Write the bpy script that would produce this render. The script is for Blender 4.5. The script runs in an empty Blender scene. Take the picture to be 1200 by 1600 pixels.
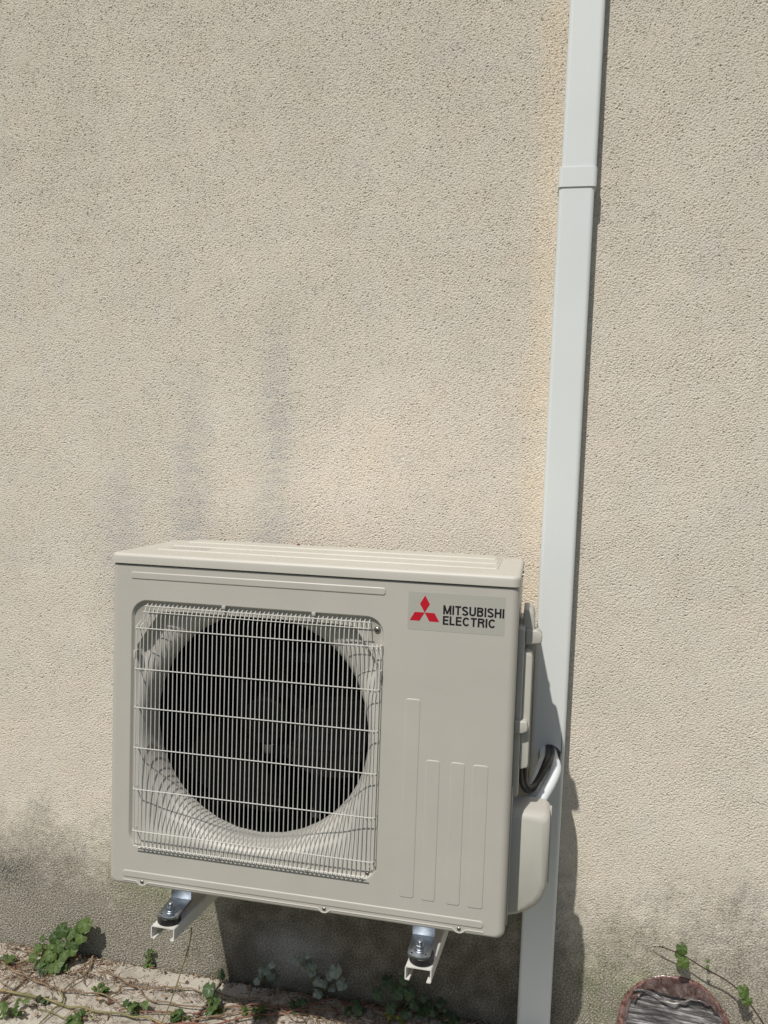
import bpy, bmesh, math, random
import numpy as np
from mathutils import Vector, Matrix
R = math.radians
scene = bpy.context.scene
COL = scene.collection

# ------------------------------------------------------------------ camera, sky, sun, exposure
cd = bpy.data.cameras.new('camera'); cam = bpy.data.objects.new('camera', cd); COL.objects.link(cam)
cam.location = (0.8708, -1.9066, 1.3867); cam.rotation_euler = (1.51059, -0.0335, 0.19837)
cd.sensor_width = 36; cd.sensor_fit = 'AUTO'; cd.lens = 36 * 1225.6 / 1600
cd.clip_start = 0.02; cd.clip_end = 500
scene.camera = cam
SUN = Vector((.33, 1.0, -1.43)).normalized()          # the way the light travels
w = bpy.data.worlds.new('World'); scene.world = w; w.use_nodes = True
nt = w.node_tree; bg = nt.nodes['Background']
sky = nt.nodes.new('ShaderNodeTexSky'); sky.sky_type = 'NISHITA'; sky.sun_disc = False
sky.sun_elevation = math.asin(-SUN.z); sky.sun_rotation = math.atan2(-SUN.x, -SUN.y) % (2 * math.pi)
sky.air_density = 1.0; sky.dust_density = 1.6
nt.links.new(sky.outputs[0], bg.inputs[0]); bg.inputs[1].default_value = 0.070
sd = bpy.data.lights.new('sun', 'SUN'); sd.energy = 3.75; sd.angle = R(0.65); sd.color = (1.0, .965, .90)
sun = bpy.data.objects.new('sun', sd); COL.objects.link(sun)
sun.location = (-1, -3, 4); sun.rotation_euler = SUN.to_track_quat('-Z', 'Y').to_euler()
scene.view_settings.view_transform = 'Standard'; scene.view_settings.look = 'None'
scene.view_settings.exposure = 0.0; scene.view_settings.gamma = 1.0

# ------------------------------------------------------------------ helpers
def tag(o, label=None, cat=None, group=None, kind=None):
    if label: o['label'] = label
    if cat: o['category'] = cat
    if group: o['group'] = group
    if kind: o['kind'] = kind
    return o
def empty(name, loc=(0, 0, 0), rot=(0, 0, 0)):
    o = bpy.data.objects.new(name, None); COL.objects.link(o); o.location = loc; o.rotation_euler = rot
    o.empty_display_size = .05
    return o
def obj(name, bm, m, parent=None, smooth=35):
    me = bpy.data.meshes.new(name)
    bmesh.ops.recalc_face_normals(bm, faces=bm.faces[:])
    if smooth:
        for f in bm.faces: f.smooth = True
        for e in bm.edges:
            if len(e.link_faces) == 2:
                e.smooth = e.calc_face_angle(0) < R(smooth)
    bm.to_mesh(me); bm.free()
    for mm in (m if isinstance(m, (list, tuple)) else [m]): me.materials.append(mm)
    o = bpy.data.objects.new(name, me); COL.objects.link(o)
    if parent: o.parent = parent
    return o
def copy_tree(o, parent=None):
    c = o.copy(); COL.objects.link(c); c.parent = parent
    for ch in o.children: copy_tree(ch, c)
    return c

def new_mat(name, col, rough=.5, metal=0.0, spec=.5):
    m = bpy.data.materials.new(name); m.use_nodes = True
    b = m.node_tree.nodes['Principled BSDF']
    b.inputs['Base Color'].default_value = (*col, 1); b.inputs['Roughness'].default_value = rough
    b.inputs['Metallic'].default_value = metal; b.inputs['Specular IOR Level'].default_value = spec
    return m
def coords(m, scale=(1, 1, 1)):
    n = m.node_tree; tc = n.nodes.new('ShaderNodeTexCoord'); mp = n.nodes.new('ShaderNodeMapping')
    mp.inputs['Scale'].default_value = scale; n.links.new(tc.outputs['Object'], mp.inputs[0]); return mp.outputs[0]
def noise(m, vec, scale, detail=4, rough=.55):
    n = m.node_tree; t = n.nodes.new('ShaderNodeTexNoise'); t.inputs['Scale'].default_value = scale
    t.inputs['Detail'].default_value = detail; t.inputs['Roughness'].default_value = rough
    n.links.new(vec, t.inputs['Vector']); return t.outputs['Fac']
def ramp(m, fac, stops):
    n = m.node_tree; r = n.nodes.new('ShaderNodeValToRGB'); e = r.color_ramp.elements
    while len(e) < len(stops): e.new(.5)
    for i, (p, c) in enumerate(stops):
        e[i].position = p; e[i].color = (*c, 1) if len(c) == 3 else c
    n.links.new(fac, r.inputs[0]); return r.outputs[0]
def bump(m, fac, strength, dist, prev=None):
    n = m.node_tree; b = n.nodes.new('ShaderNodeBump'); b.inputs['Strength'].default_value = strength
    b.inputs['Distance'].default_value = dist; n.links.new(fac, b.inputs['Height'])
    if prev is not None: n.links.new(prev, b.inputs['Normal'])
    n.links.new(b.outputs[0], n.nodes['Principled BSDF'].inputs['Normal']); return b.outputs[0]
def setc(m, out, inp='Base Color'):
    m.node_tree.links.new(out, m.node_tree.nodes['Principled BSDF'].inputs[inp])
def varied(name, c1, c2, scale, rough=.5, metal=0, bmp=0, bdist=.001, bscale=None, lo=.35, hi=.65):
    m = new_mat(name, c1, rough, metal); v = coords(m)
    f = noise(m, v, scale); setc(m, ramp(m, f, [(lo, c1), (hi, c2)]))
    if bmp: bump(m, noise(m, v, bscale or scale * 4), bmp, bdist)
    return m

M = {}
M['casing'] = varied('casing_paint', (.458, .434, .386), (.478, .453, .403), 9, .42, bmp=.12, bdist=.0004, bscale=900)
M['lid'] = varied('lid_paint_lit', (.50, .48, .42), (.53, .505, .445), 7, .46, bmp=.15, bdist=.0004, bscale=900)  # lighter than the casing: stronger light on top put into the colour
M['plastic'] = varied('cover_plastic', (.455, .44, .392), (.48, .463, .412), 12, .48, bmp=.1, bdist=.0003, bscale=700)
M['shroud'] = varied('shroud_plastic', (.46, .44, .40), (.485, .463, .42), 14, .5)
M['wire'] = varied('wire_coating', (.58, .57, .53), (.54, .53, .49), 60, .38)
M['black'] = varied('fan_shaded', (.002, .002, .002), (.004, .004, .004), 30, .55)  # blades blackened in the colour for the shade behind the guard
M['motor'] = varied('motor_grey', (.05, .052, .054), (.08, .08, .08), 25, .45)
for k_ in ('motor', 'black'): M[k_].node_tree.nodes['Principled BSDF'].inputs['Specular IOR Level'].default_value = .12; M[k_].node_tree.nodes['Principled BSDF'].inputs['Roughness'].default_value = .7
M['fins'] = new_mat('shaded_fins', (.02, .02, .02), .8, 0, .05)  # near black: shade inside the unit put into the fin colour
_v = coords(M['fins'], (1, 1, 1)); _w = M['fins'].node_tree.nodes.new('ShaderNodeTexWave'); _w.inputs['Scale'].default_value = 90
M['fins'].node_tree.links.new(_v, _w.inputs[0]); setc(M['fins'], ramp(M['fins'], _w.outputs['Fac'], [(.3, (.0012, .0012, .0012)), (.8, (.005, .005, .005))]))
M['pvc'] = varied('trunking_pvc', (.665, .690, .675), (.695, .715, .70), 3.5, .34, bmp=.05, bdist=.0004, bscale=60)
M['sticker'] = new_mat('sticker_film', (.405, .392, .350), .36)
M['red'] = new_mat('emblem_red', (.47, .008, .022), .35)
M['ink'] = new_mat('lettering_ink', (.009, .009, .014), .4)
M['zinc'] = varied('zinc_plate', (.42, .45, .48), (.32, .35, .39), 90, .40, 1.0, bmp=.15, bdist=.0003, bscale=300)
M['rubber'] = varied('rubber', (.012, .012, .013), (.022, .022, .023), 80, .42)
M['bracket'] = varied('bracket_paint', (.66, .65, .60), (.70, .685, .64), 18, .42)
M['foam'] = varied('pipe_foam', (.76, .79, .80), (.70, .74, .76), 90, .6, bmp=.4, bdist=.0008, bscale=200)
M['cable'] = varied('cable_black', (.012, .012, .013), (.02, .02, .02), 60, .38)
M['print'] = varied('faint_print', (.30, .29, .26), (.62, .60, .54), 420, .5, lo=.48, hi=.56)
M['steel'] = varied('screw_steel', (.42, .41, .38), (.30, .29, .27), 200, .3, 1.0)

# tube / prism / rounded helpers -------------------------------------------------
def tube(bm, pts, r, n=8, caps=True, smooth_path=0):
    pts = [Vector(p) for p in pts]
    if smooth_path:
        q = []
        P = [pts[0]] + pts + [pts[-1]]
        for i in range(1, len(P) - 2):
            for k in range(smooth_path):
                t = k / smooth_path
                a, b, c, d = P[i-1], P[i], P[i+1], P[i+2]
                q.append(.5 * ((2*b) + (c-a)*t + (2*a-5*b+4*c-d)*t*t + (3*b-a-3*c+d)*t**3))
        q.append(pts[-1]); 
        if isinstance(r, (list, tuple)):
            k = len(pts) - 1
            r = [r[min(int(i / smooth_path), k-1)] * (1 - (i % smooth_path) / smooth_path) + r[min(int(i / smooth_path) + 1, k)] * ((i % smooth_path) / smooth_path) for i in range(len(q) - 1)] + [r[-1]]
        pts = q
    rs = r if isinstance(r, (list, tuple)) else [r] * len(pts)
    t0 = (pts[1] - pts[0]).normalized()
    up = Vector((0, 0, 1)) if abs(t0.z) < .9 else Vector((1, 0, 0))
    nrm = (up - t0 * up.dot(t0)).normalized(); rings = []
    for i, p in enumerate(pts):
        t = (pts[min(i+1, len(pts)-1)] - pts[max(i-1, 0)]).normalized()
        nrm = (nrm - t * nrm.dot(t)).normalized(); b = t.cross(nrm)
        rings.append([bm.verts.new(p + (nrm * math.cos(2*math.pi*k/n) + b * math.sin(2*math.pi*k/n)) * rs[i]) for k in range(n)])
    for a, b in zip(rings, rings[1:]):
        for k in range(n): bm.faces.new((a[k], a[(k+1) % n], b[(k+1) % n], b[k]))
    if caps: bm.faces.new(rings[0][::-1]); bm.faces.new(rings[-1])
def rr(x0, x1, z0, z1, r, nc=8, ne=6):
    """outline of a rounded rectangle, always the same count of points; r: one radius or (bl, br, tr, tl)"""
    if not isinstance(r, (list, tuple)): r = (r,) * 4
    cs = [((x0 + r[0], z0 + r[0]), 180, r[0]), ((x1 - r[1], z0 + r[1]), 270, r[1]), ((x1 - r[2], z1 - r[2]), 0, r[2]), ((x0 + r[3], z1 - r[3]), 90, r[3])]
    out = []
    for i, (c, a0, q) in enumerate(cs):
        arc = [(c[0] + q * math.cos(R(a0 + 90 * k / nc)), c[1] + q * math.sin(R(a0 + 90 * k / nc))) for k in range(nc + 1)]
        out += arc
        n, a1, q1 = cs[(i+1) % 4]
        nx = (n[0] + q1 * math.cos(R(a1)), n[1] + q1 * math.sin(R(a1)))
        for k in range(1, ne): out.append((arc[-1][0] + (nx[0] - arc[-1][0]) * k / ne, arc[-1][1] + (nx[1] - arc[-1][1]) * k / ne))
    return out
def loft(bm, loops, cap0=False, cap1=False):
    L = [[bm.verts.new(p) for p in lp] for lp in loops]; n = len(L[0])
    for a, b in zip(L, L[1:]):
        for k in range(n): bm.faces.new((a[k], a[(k+1) % n], b[(k+1) % n], b[k]))
    if cap0: bm.faces.new(L[0][::-1])
    if cap1: bm.faces.new(L[-1])
    return L
def XZ(lp, y): return [(x, y, z) for x, z in lp]
def XY(lp, z): return [(x, y, z) for x, y in lp]
def pad(bm, x0, x1, z0, z1, h, bev, r, y=0.0):
    """low raised pad on a face looking to -Y"""
    loft(bm, [XZ(rr(x0, x1, z0, z1, r, 5, 2), y + .0006), XZ(rr(x0, x1, z0, z1, r, 5, 2), y - h * .25),
              XZ(rr(x0 + bev * .5, x1 - bev * .5, z0 + bev * .5, z1 - bev * .5, max(r - bev * .5, .0005), 5, 2), y - h * .85),
              XZ(rr(x0 + bev, x1 - bev, z0 + bev, z1 - bev, max(r - bev, .0006), 5, 2), y - h),
              XZ(rr(x0 + bev + .0004, x1 - bev - .0004, z0 + bev + .0004, z1 - bev - .0004, max(r - bev, .0006), 5, 2), y - h), XZ(rr(x0 + bev + .0008, x1 - bev - .0008, z0 + bev + .0008, z1 - bev - .0008, max(r - bev, .0006), 5, 2), y - h)], cap1=True)
def box(bm, x0, x1, y0, y1, z0, z1, bev=0, seg=2):
    b = bmesh.new(); bmesh.ops.create_cube(b, size=1)
    for v in b.verts: v.co = (x0 + (v.co.x + .5) * (x1 - x0), y0 + (v.co.y + .5) * (y1 - y0), z0 + (v.co.z + .5) * (z1 - z0))
    if bev: bmesh.ops.bevel(b, geom=b.edges[:], offset=bev, segments=seg, affect='EDGES', profile=.5)
    me = bpy.data.meshes.new('t'); b.to_mesh(me); b.free(); bm.from_mesh(me); bpy.data.meshes.remove(me)
def prism(bm, prof, y0, y1, bev=0, seg=3):
    b = bmesh.new(); f = b.faces.new([b.verts.new((x, y0, z)) for x, z in prof])
    r = bmesh.ops.extrude_face_region(b, geom=[f])
    for v in r['geom']:
        if isinstance(v, bmesh.types.BMVert): v.co.y = y1
    bmesh.ops.recalc_face_normals(b, faces=b.faces[:])
    if bev: bmesh.ops.bevel(b, geom=b.edges[:], offset=bev, segments=seg, affect='EDGES', profile=.5)
    me = bpy.data.meshes.new('t'); b.to_mesh(me); b.free(); bm.from_mesh(me); bpy.data.meshes.remove(me)
def cyl(bm, c, ax, r, h, n=24, bev=0):
    c = Vector(c); ax = Vector(ax).normalized()
    prof = [(r - bev, 0), (r, bev), (r, h - bev), (r - bev, h)] if bev else [(r, 0), (r, h)]
    u = ax.orthogonal().normalized(); v = ax.cross(u)
    loft(bm, [[c + ax * hh + (u * math.cos(2*math.pi*k/n) + v * math.sin(2*math.pi*k/n)) * rad for k in range(n)] for rad, hh in prof], True, True)

# ------------------------------------------------------------------ house wall: real relief on a fine grid, stains and some painted shade as colour
rng = np.random.default_rng(7)
STEP = .00152
X0, X1, Z0, Z1 = -.80, 1.60, -.06, 2.66
nx = int((X1 - X0) / STEP) + 1; nz = int((Z1 - Z0) / STEP) + 1
def fnoise(wx, wz, bw=.45, shape=None, seed=0, rot=0.0):
    """band noise: wavelength wx, wz in metres"""
    h, wd = shape or (nz, nx)
    g = np.random.default_rng(seed); f = np.fft.rfft2(g.standard_normal((h, wd)).astype(np.float32))
    fz = np.fft.fftfreq(h, STEP)[:, None]; fx = np.fft.rfftfreq(wd, STEP)[None, :]
    a = fx * math.cos(rot) + fz * math.sin(rot); b = -fx * math.sin(rot) + fz * math.cos(rot)
    q = np.sqrt((a * wx)**2 + (b * wz)**2) + 1e-9
    flt = np.exp(-(np.log(q)**2) / (2 * bw**2))
    r = np.fft.irfft2(f * flt, s=(h, wd)); r -= r.mean(); return (r / r.std()).astype(np.float32)
def lowpass(wl, seed, aspect=1.0):
    g = np.random.default_rng(seed); f = np.fft.rfft2(g.standard_normal((nz, nx)).astype(np.float32))
    fz = np.fft.fftfreq(nz, STEP)[:, None]; fx = np.fft.rfftfreq(nx, STEP)[None, :]
    r = np.fft.irfft2(f * np.exp(-((fx * wl)**2 + (fz * wl * aspect)**2)), s=(nz, nx)); r -= r.mean(); return (r / r.std()).astype(np.float32)
xs = X0 + np.arange(nx) * STEP; zs = Z0 + np.arange(nz) * STEP
GX, GZ = np.meshgrid(xs, zs); GX = GX.astype(np.float32); GZ = GZ.astype(np.float32); ZL = GZ - .475
def sstep(a, b, v):
    t = np.clip((v - a) / (b - a), 0, 1); return t * t * (3 - 2 * t)
mixr = sstep(-.6, .6, lowpass(.35, 11) + .8 * (GX < .95) - .4)
mix3 = sstep(.2, 1.1, lowpass(.28, 61) + .9 * sstep(.8, 1.2, GX))
grain = (fnoise(.0088, .0050, .62, seed=1, rot=.40) * mixr + fnoise(.0088, .0050, .62, seed=2, rot=-.05) * (1 - mixr)) * (1 - mix3) + fnoise(.0092, .0050, .62, seed=62, rot=-.45) * mix3
fine = fnoise(.0048, .0042, .25, seed=3)
pits = ((fnoise(.018, .0058, .48, seed=4, rot=.36) * mixr + fnoise(.017, .0058, .48, seed=5, rot=-.06) * (1 - mixr)) / np.sqrt(mixr**2 + (1 - mixr)**2)) * (1 - mix3) + fnoise(.020, .0058, .48, seed=63, rot=-.50) * mix3
pits /= np.sqrt(mix3**2 + (1 - mix3)**2)
pits = np.clip(pits - 1.25, 0, 1.6)
coarse = sstep(.32, .08, GZ + .04 * lowpass(.12, 6))           # weathered foot of the wall
gran = .75 * fnoise(.0074, .0066, .7, seed=8) + .55 * fnoise(.0040, .0038, .5, seed=48)
hgt = (np.clip(grain / np.sqrt(mixr**2 + (1 - mixr)**2), -2.6, 1.1) * .00058 + fine * .00046 - pits * .0014) * (1 - .55 * coarse) + coarse * gran * .00105 + lowpass(.10, 9) * .00012 + lowpass(.5, 10) * .0005
edge = np.minimum.reduce([GX - X0, X1 - GX, Z1 - GZ]); fade = sstep(0, .05, edge)
hgt = hgt * fade
# colour
def gs(v, c, s): return np.exp(-((v - c) / s)**2)
base = np.stack([np.full_like(GX, .650), np.full_like(GX, .593), np.full_like(GX, .505)], -1)
mot = 1 + .012 * lowpass(.22, 21) + .012 * lowpass(.06, 22) + .05 * fnoise(.006, .006, .6, seed=23)
base *= mot[..., None]
hue = lowpass(.09, 24)[..., None]; base *= 1 + hue * np.array([.005, .0, -.007])
# run-off streaks over the unit, bluish grey
st = (gs(GX, .205, .045) * sstep(1.36, 1.05, ZL) * .85 + gs(GX, -.022, .055) * sstep(1.25, .85, ZL) * .8 + gs(GX, -.22, .05) * sstep(.98, .75, ZL) * .7) * sstep(.2, .55, ZL)
st = np.clip(st * (1 + .25 * lowpass(.05, 25, .4)), 0, 1)[..., None]
base *= 1 - st * np.array([.18, .148, .10])
# yellower, cleaner render in the lee of the trunking and to its left
ye = (gs(GX, .845 + (ZL * .0047), .030) * (.8 + .12 * lowpass(.03, 26, .4)) * sstep(.15, .7, ZL))
ye2 = (gs(GX, .45, .42) * gs(ZL, .93, .22)) * .8
ye = np.clip(ye, 0, 1.1)[..., None]; base *= 1 + ye * np.array([.07, .02, -.05]); base *= 1 + ye2[..., None] * np.array([.08, .07, .055])
base *= 1 - (sstep(1.1, 2.1, ZL)[..., None] * np.array([.08, .08, .085]))  # light falloff painted in: colour gets darker towards the top
# grime at the foot, then the unit's shadow deepened in the colour
sp0 = .5 + .5 * np.tanh(fnoise(.0095, .0085, .5, seed=38) * 1.5)
g1 = sstep(.0, -.34, ZL + .020 * lowpass(.11, 27) + .022 * lowpass(.02, 37) + .03 * (sp0 - .5) + .03 * gs(GX, 1.1, .3)); g1 *= .92
sp = .5 + .5 * np.tanh(fnoise(.0062, .0054, .8, seed=28) * 1.3 + (sp0 - .5) * 2.2)
gcol = (np.array([.120, .112, .083]) * (1 - sp[..., None]) + np.array([.395, .362, .300]) * sp[..., None])
base = base * (1 - g1[..., None]) + gcol * g1[..., None]
gr = (gs(GX, -.02, .22) * gs(ZL, -.22, .12) + .9 * gs(GX, 1.12, .16) * gs(ZL, -.33, .10)) * (.6 + .3 * lowpass(.06, 29)); gr = np.clip(gr, 0, 1)[..., None]
base *= 1 - gr * np.array([.22, .15, .30])
dk = (gs(GX, -.58, .11) * gs(ZL, -.265, .055) + .25 * gs(GX, -.42, .14) * gs(ZL, -.28, .09) + .42 * gs(GX, 1.38, .13) * gs(ZL, -.12, .12) + .25 * gs(GX, -.36, .05) * gs(ZL, -.16, .04)) * (.8 + .2 * lowpass(.03, 30)) * (.25 + 1.1 * (1 - sp)); dk = np.clip(dk * .85, 0, .9)[..., None]
base = base * (1 - dk) + np.array([.05, .052, .05]) * dk
ushade = sstep(-.06, .22, GX + .04 * lowpass(.07, 33)) * sstep(1.06, .80, GX + .03 * lowpass(.06, 34)) * sstep(.02, -.14, ZL + .03 * lowpass(.08, 35)) * (.78 + .12 * lowpass(.05, 36)); ushade = np.clip(ushade, 0, .9)[..., None]  # painted shade: darkens the grimy wall where the unit's shadow falls
base = base * (1 - ushade) + (np.array([.075, .067, .045]) * (1 - sp[..., None]) + np.array([.165, .15, .11]) * sp[..., None]) * ushade
ef = (gs(GX, .29, .09) * gs(ZL, -.37, .06)) * (.4 + .5 * sp); ef = np.clip(ef, 0, .7)[..., None]
base = base * (1 - ef) + np.array([.42, .42, .42]) * ef
base *= 1 - (np.clip(pits, 0, 1) * .10)[..., None]  # shade in the pits also painted into the colour
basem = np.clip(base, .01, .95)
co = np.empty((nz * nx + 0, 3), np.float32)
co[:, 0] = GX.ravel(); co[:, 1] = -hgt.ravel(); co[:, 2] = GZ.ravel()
i = (np.arange(nz - 1)[:, None] * nx + np.arange(nx - 1)[None, :]).astype(np.int32)
quads = np.stack([i, i + 1, i + nx + 1, i + nx], -1).reshape(-1, 4)
# the rest of the wall round the fine part, and its thickness
XB0, XB1, ZT = -6.0, 7.0, 5.2
cb = np.array([[XB0, 0, -.06], [X0, 0, -.06], [X1, 0, -.06], [XB1, 0, -.06], [XB0, 0, Z0 + (nz-1)*STEP], [X0, 0, Z0 + (nz-1)*STEP], [X0 + (nx-1)*STEP, 0, Z0 + (nz-1)*STEP], [XB1, 0, Z0 + (nz-1)*STEP],
               [XB0, 0, ZT], [X0, 0, ZT], [X0 + (nx-1)*STEP, 0, ZT], [XB1, 0, ZT], [XB0, .25, ZT], [XB1, .25, ZT], [XB0, .25, -.06], [XB1, .25, -.06]], np.float32)
cb[2, 0] = X0 + (nx-1)*STEP
n0 = len(co); extra = np.array([[0, 1, 5, 4], [2, 3, 7, 6], [4, 5, 9, 8], [5, 6, 10, 9], [6, 7, 11, 10], [12, 13, 15, 14], [8, 11, 13, 12], [3, 15, 13, 11], [0, 8, 12, 14]], np.int32) + n0
co = np.concatenate([co, cb]); quads = np.concatenate([quads, extra])
me = bpy.data.meshes.new('house_wall'); me.vertices.add(len(co)); me.vertices.foreach_set('co', co.ravel())
me.loops.add(len(quads) * 4); me.loops.foreach_set('vertex_index', quads.ravel())
me.polygons.add(len(quads)); me.polygons.foreach_set('loop_start', np.arange(len(quads), dtype=np.int32) * 4)
sm = np.ones(len(quads), bool); sm[-len(extra):] = False; me.polygons.foreach_set('use_smooth', sm)
me.update(calc_edges=True)
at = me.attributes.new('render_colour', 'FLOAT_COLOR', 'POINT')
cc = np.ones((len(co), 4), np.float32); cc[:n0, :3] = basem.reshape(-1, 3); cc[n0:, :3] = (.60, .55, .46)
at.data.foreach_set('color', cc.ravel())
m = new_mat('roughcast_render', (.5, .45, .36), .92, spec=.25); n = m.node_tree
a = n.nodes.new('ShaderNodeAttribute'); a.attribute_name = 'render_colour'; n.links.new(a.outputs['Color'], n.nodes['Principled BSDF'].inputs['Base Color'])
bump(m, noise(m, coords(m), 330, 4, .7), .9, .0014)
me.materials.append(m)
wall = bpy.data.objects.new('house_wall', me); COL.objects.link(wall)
tag(wall, 'cream roughcast house wall with grey run-off streaks and a grimy mossy foot', 'wall')
del GX, GZ, base, basem, co, quads, cc

# ------------------------------------------------------------------ ground: earth sheet and concrete paving along the wall
gm = new_mat('earth', (.16, .13, .09), .95, spec=.2); v = coords(gm)
setc(gm, ramp(gm, noise(gm, v, 14, 8, .7), [(.3, (.05, .055, .028)), (.5, (.085, .09, .045)), (.75, (.16, .14, .09))]))
bump(gm, noise(gm, v, 160, 8, .75), .9, .006)
bm = bmesh.new(); S = 150
vs = [bm.verts.new(q) for q in [(-S, -S, -.012), (S, -S, -.012), (S, .2, -.012), (-S, .2, -.012)]]; bm.faces.new(vs)
tag(obj('ground', bm, gm), kind='structure')
pm = new_mat('paving_concrete', (.45, .41, .36), .9, spec=.3); v = coords(pm)
f1 = noise(pm, v, 9, 6, .6); f2 = noise(pm, v, 190, 6, .7)
c1 = ramp(pm, f1, [(.3, (.29, .262, .215)), (.5, (.455, .418, .360)), (.8, (.53, .49, .425))]); c2 = ramp(pm, f2, [(.28, (.32, .27, .22)), (.42, (1, 1, 1))])
mx = pm.node_tree.nodes.new('ShaderNodeMix'); mx.data_type = 'RGBA'; mx.blend_type = 'MULTIPLY'; mx.inputs[0].default_value = 1
pm.node_tree.links.new(c1, mx.inputs[6]); pm.node_tree.links.new(c2, mx.inputs[7]); setc(pm, mx.outputs[2])
bump(pm, noise(pm, v, 120, 8, .7), .7, .0035)
rnd = random.Random(3)
def slab(bm, x0, x1, y0, y1, zt, seed):
    """one slab with a crumbled outline"""
    r_ = random.Random(seed); pts = []
    def side(a, b, n_):
        for k in range(n_):
            t = k / n_; j = .003 if 0 < k else 0
            pts.append((a[0] + (b[0]-a[0]) * t + r_.uniform(-j, j), a[1] + (b[1]-a[1]) * t + r_.uniform(-j, j)))
    n1 = max(4, int((x1 - x0) / .02)); n2 = max(3, int((y1 - y0) / .02))
    side((x0, y0), (x1, y0), n1); side((x1, y0), (x1, y1), n2); side((x1, y1), (x0, y1), n1); side((x0, y1), (x0, y0), n2)
    cx, cy = (x0 + x1) / 2, (y0 + y1) / 2
    def ins(p, d): return (p[0] + (d if p[0] < cx else -d), p[1] + (d if p[1] < cy else -d))
    loft(bm, [[(p[0], p[1], -.02) for p in pts], [(p[0], p[1], zt - .003) for p in pts], [(*ins(p, .003), zt) for p in pts]], cap1=True)
bm = bmesh.new()
xx = -5.9; k = 0
while xx < 6.5:
    L = .50
    slab(bm, xx, xx + L - .008, -.075, -.012, .004, k); 
    for row in range(1): slab(bm, xx + .17 * (row % 2), xx + .17 * (row % 2) + L - .010, -.085 - .42 * (row + 1) + .01, -.085 - .42 * row, .0 + .0015 * rnd.uniform(-1, 1), 100 * row + k)
    xx += L; k += 1
tag(obj('paving', bm, pm), kind='structure')

# ------------------------------------------------------------------ outdoor unit
U = Vector((0, -.42, .475))
ac = empty('air_conditioner', U)
tag(ac, 'beige outdoor air conditioning unit with a round fan behind a wire grille', 'outdoor unit')
W_, H_, D_ = .84, .6885, .30
NC, NE = 10, 8
bm = bmesh.new()
def out(i_): return rr(i_, W_ - i_, i_ * .6, H_ - i_ * .25, (max(.016 - i_ * .5, .004), max(.016 - i_ * .5, .004), .003, .003), NC, NE)
RX0, RX1, RZ0, RZ1 = .046, .583, .082, .615
loops = [XZ(out(0), D_)] + [XZ(out(0), .014)]
for a_ in (15, 30, 45, 60, 75, 90): loops.append(XZ(out(.014 * (1 - math.cos(R(a_)))), .014 * (1 - math.sin(R(a_)))))
for q_ in (.0144, .0155): loops.append(XZ(out(q_), 0))
rl = rr(RX0, RX1, RZ0, RZ1, .036, NC, NE)
loops.append(XZ(rr(RX0 - .0015, RX1 + .0015, RZ0 - .0015, RZ1 + .0015, .0375, NC, NE), 0)); loops.append(XZ(rr(RX0 - .0004, RX1 + .0004, RZ0 - .0004, RZ1 + .0004, .0364, NC, NE), 0)); loops.append(XZ(rl, .0002)); loops.append(XZ(rr(RX0 + .001, RX1 - .001, RZ0 + .001, RZ1 - .001, .035, NC, NE), .0008))
loops.append(XZ(rr(RX0 + .0035, RX1 - .0035, RZ0 + .0035, RZ1 - .0035, .0325, NC, NE), .0065))
loops.append(XZ(rr(RX0 + .0050, RX1 - .0050, RZ0 + .0050, RZ1 - .0050, .031, NC, NE), .0075))
# shroud mouth outline: rounded below, chamfered corners above
def mouth():
    o = rr(.056, .573, .094, .594, (.03, .03, .05, .05), NC, NE); r_ = []
    for x, z in o:
        dx = min(x - .056, .573 - x); dz = .594 - z
        lim = .050 - dx * 1.0
        if dx < .052 and dz < .075: 
            t = dx / .052; zz = .594 - .075 * (1 - t); z = min(z, zz)
        r_.append((x, z))
    return r_
mo = mouth(); loops.append(XZ(mo, .0078))
loft(bm, loops)
# rear panel
bm.faces.new([bm.verts.new(p) for p in [(.004, D_ - .001, .004), (W_ - .004, D_ - .001, .004), (W_ - .004, D_ - .001, H_ - .004), (.004, D_ - .001, H_ - .004)]])
bm.faces.new([bm.verts.new(p) for p in [(.004, .015, .0035), (W_ - .004, .015, .0035), (W_ - .004, D_, .0035), (.004, D_, .0035)]])
# pressed pads and bead
pad(bm, .044, .584, .658, .673, .0016, .0022, .005)
pad(bm, .034, .799, .019, .034, .0016, .0022, .006)
for (a_, b_, c_, d_) in [(.631, .660, .060, .459), (.675, .7025, .059, .3415), (.7235, .751, .058, .342), (.766, .796, .0575, .3415)]:
    pad(bm, a_, b_, c_, d_, .0011, .0018, .005)
SCR = [.079, .479, .752]
path = [(.035, 0)]
for s_ in SCR:
    path += [(s_ - .017, 0), (s_ - .013, -.0004), (s_ - .009, -.004), (s_ - .005, -.0068), (s_, -.0076), (s_ + .005, -.0068), (s_ + .009, -.004), (s_ + .013, -.0004), (s_ + .017, 0)]
path.append((.799, 0))
tube(bm, [(x, .0003, .0118 + z) for x, z in path], .0017, 8)
casing = obj('casing', bm, M['casing'], ac, 40)

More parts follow.
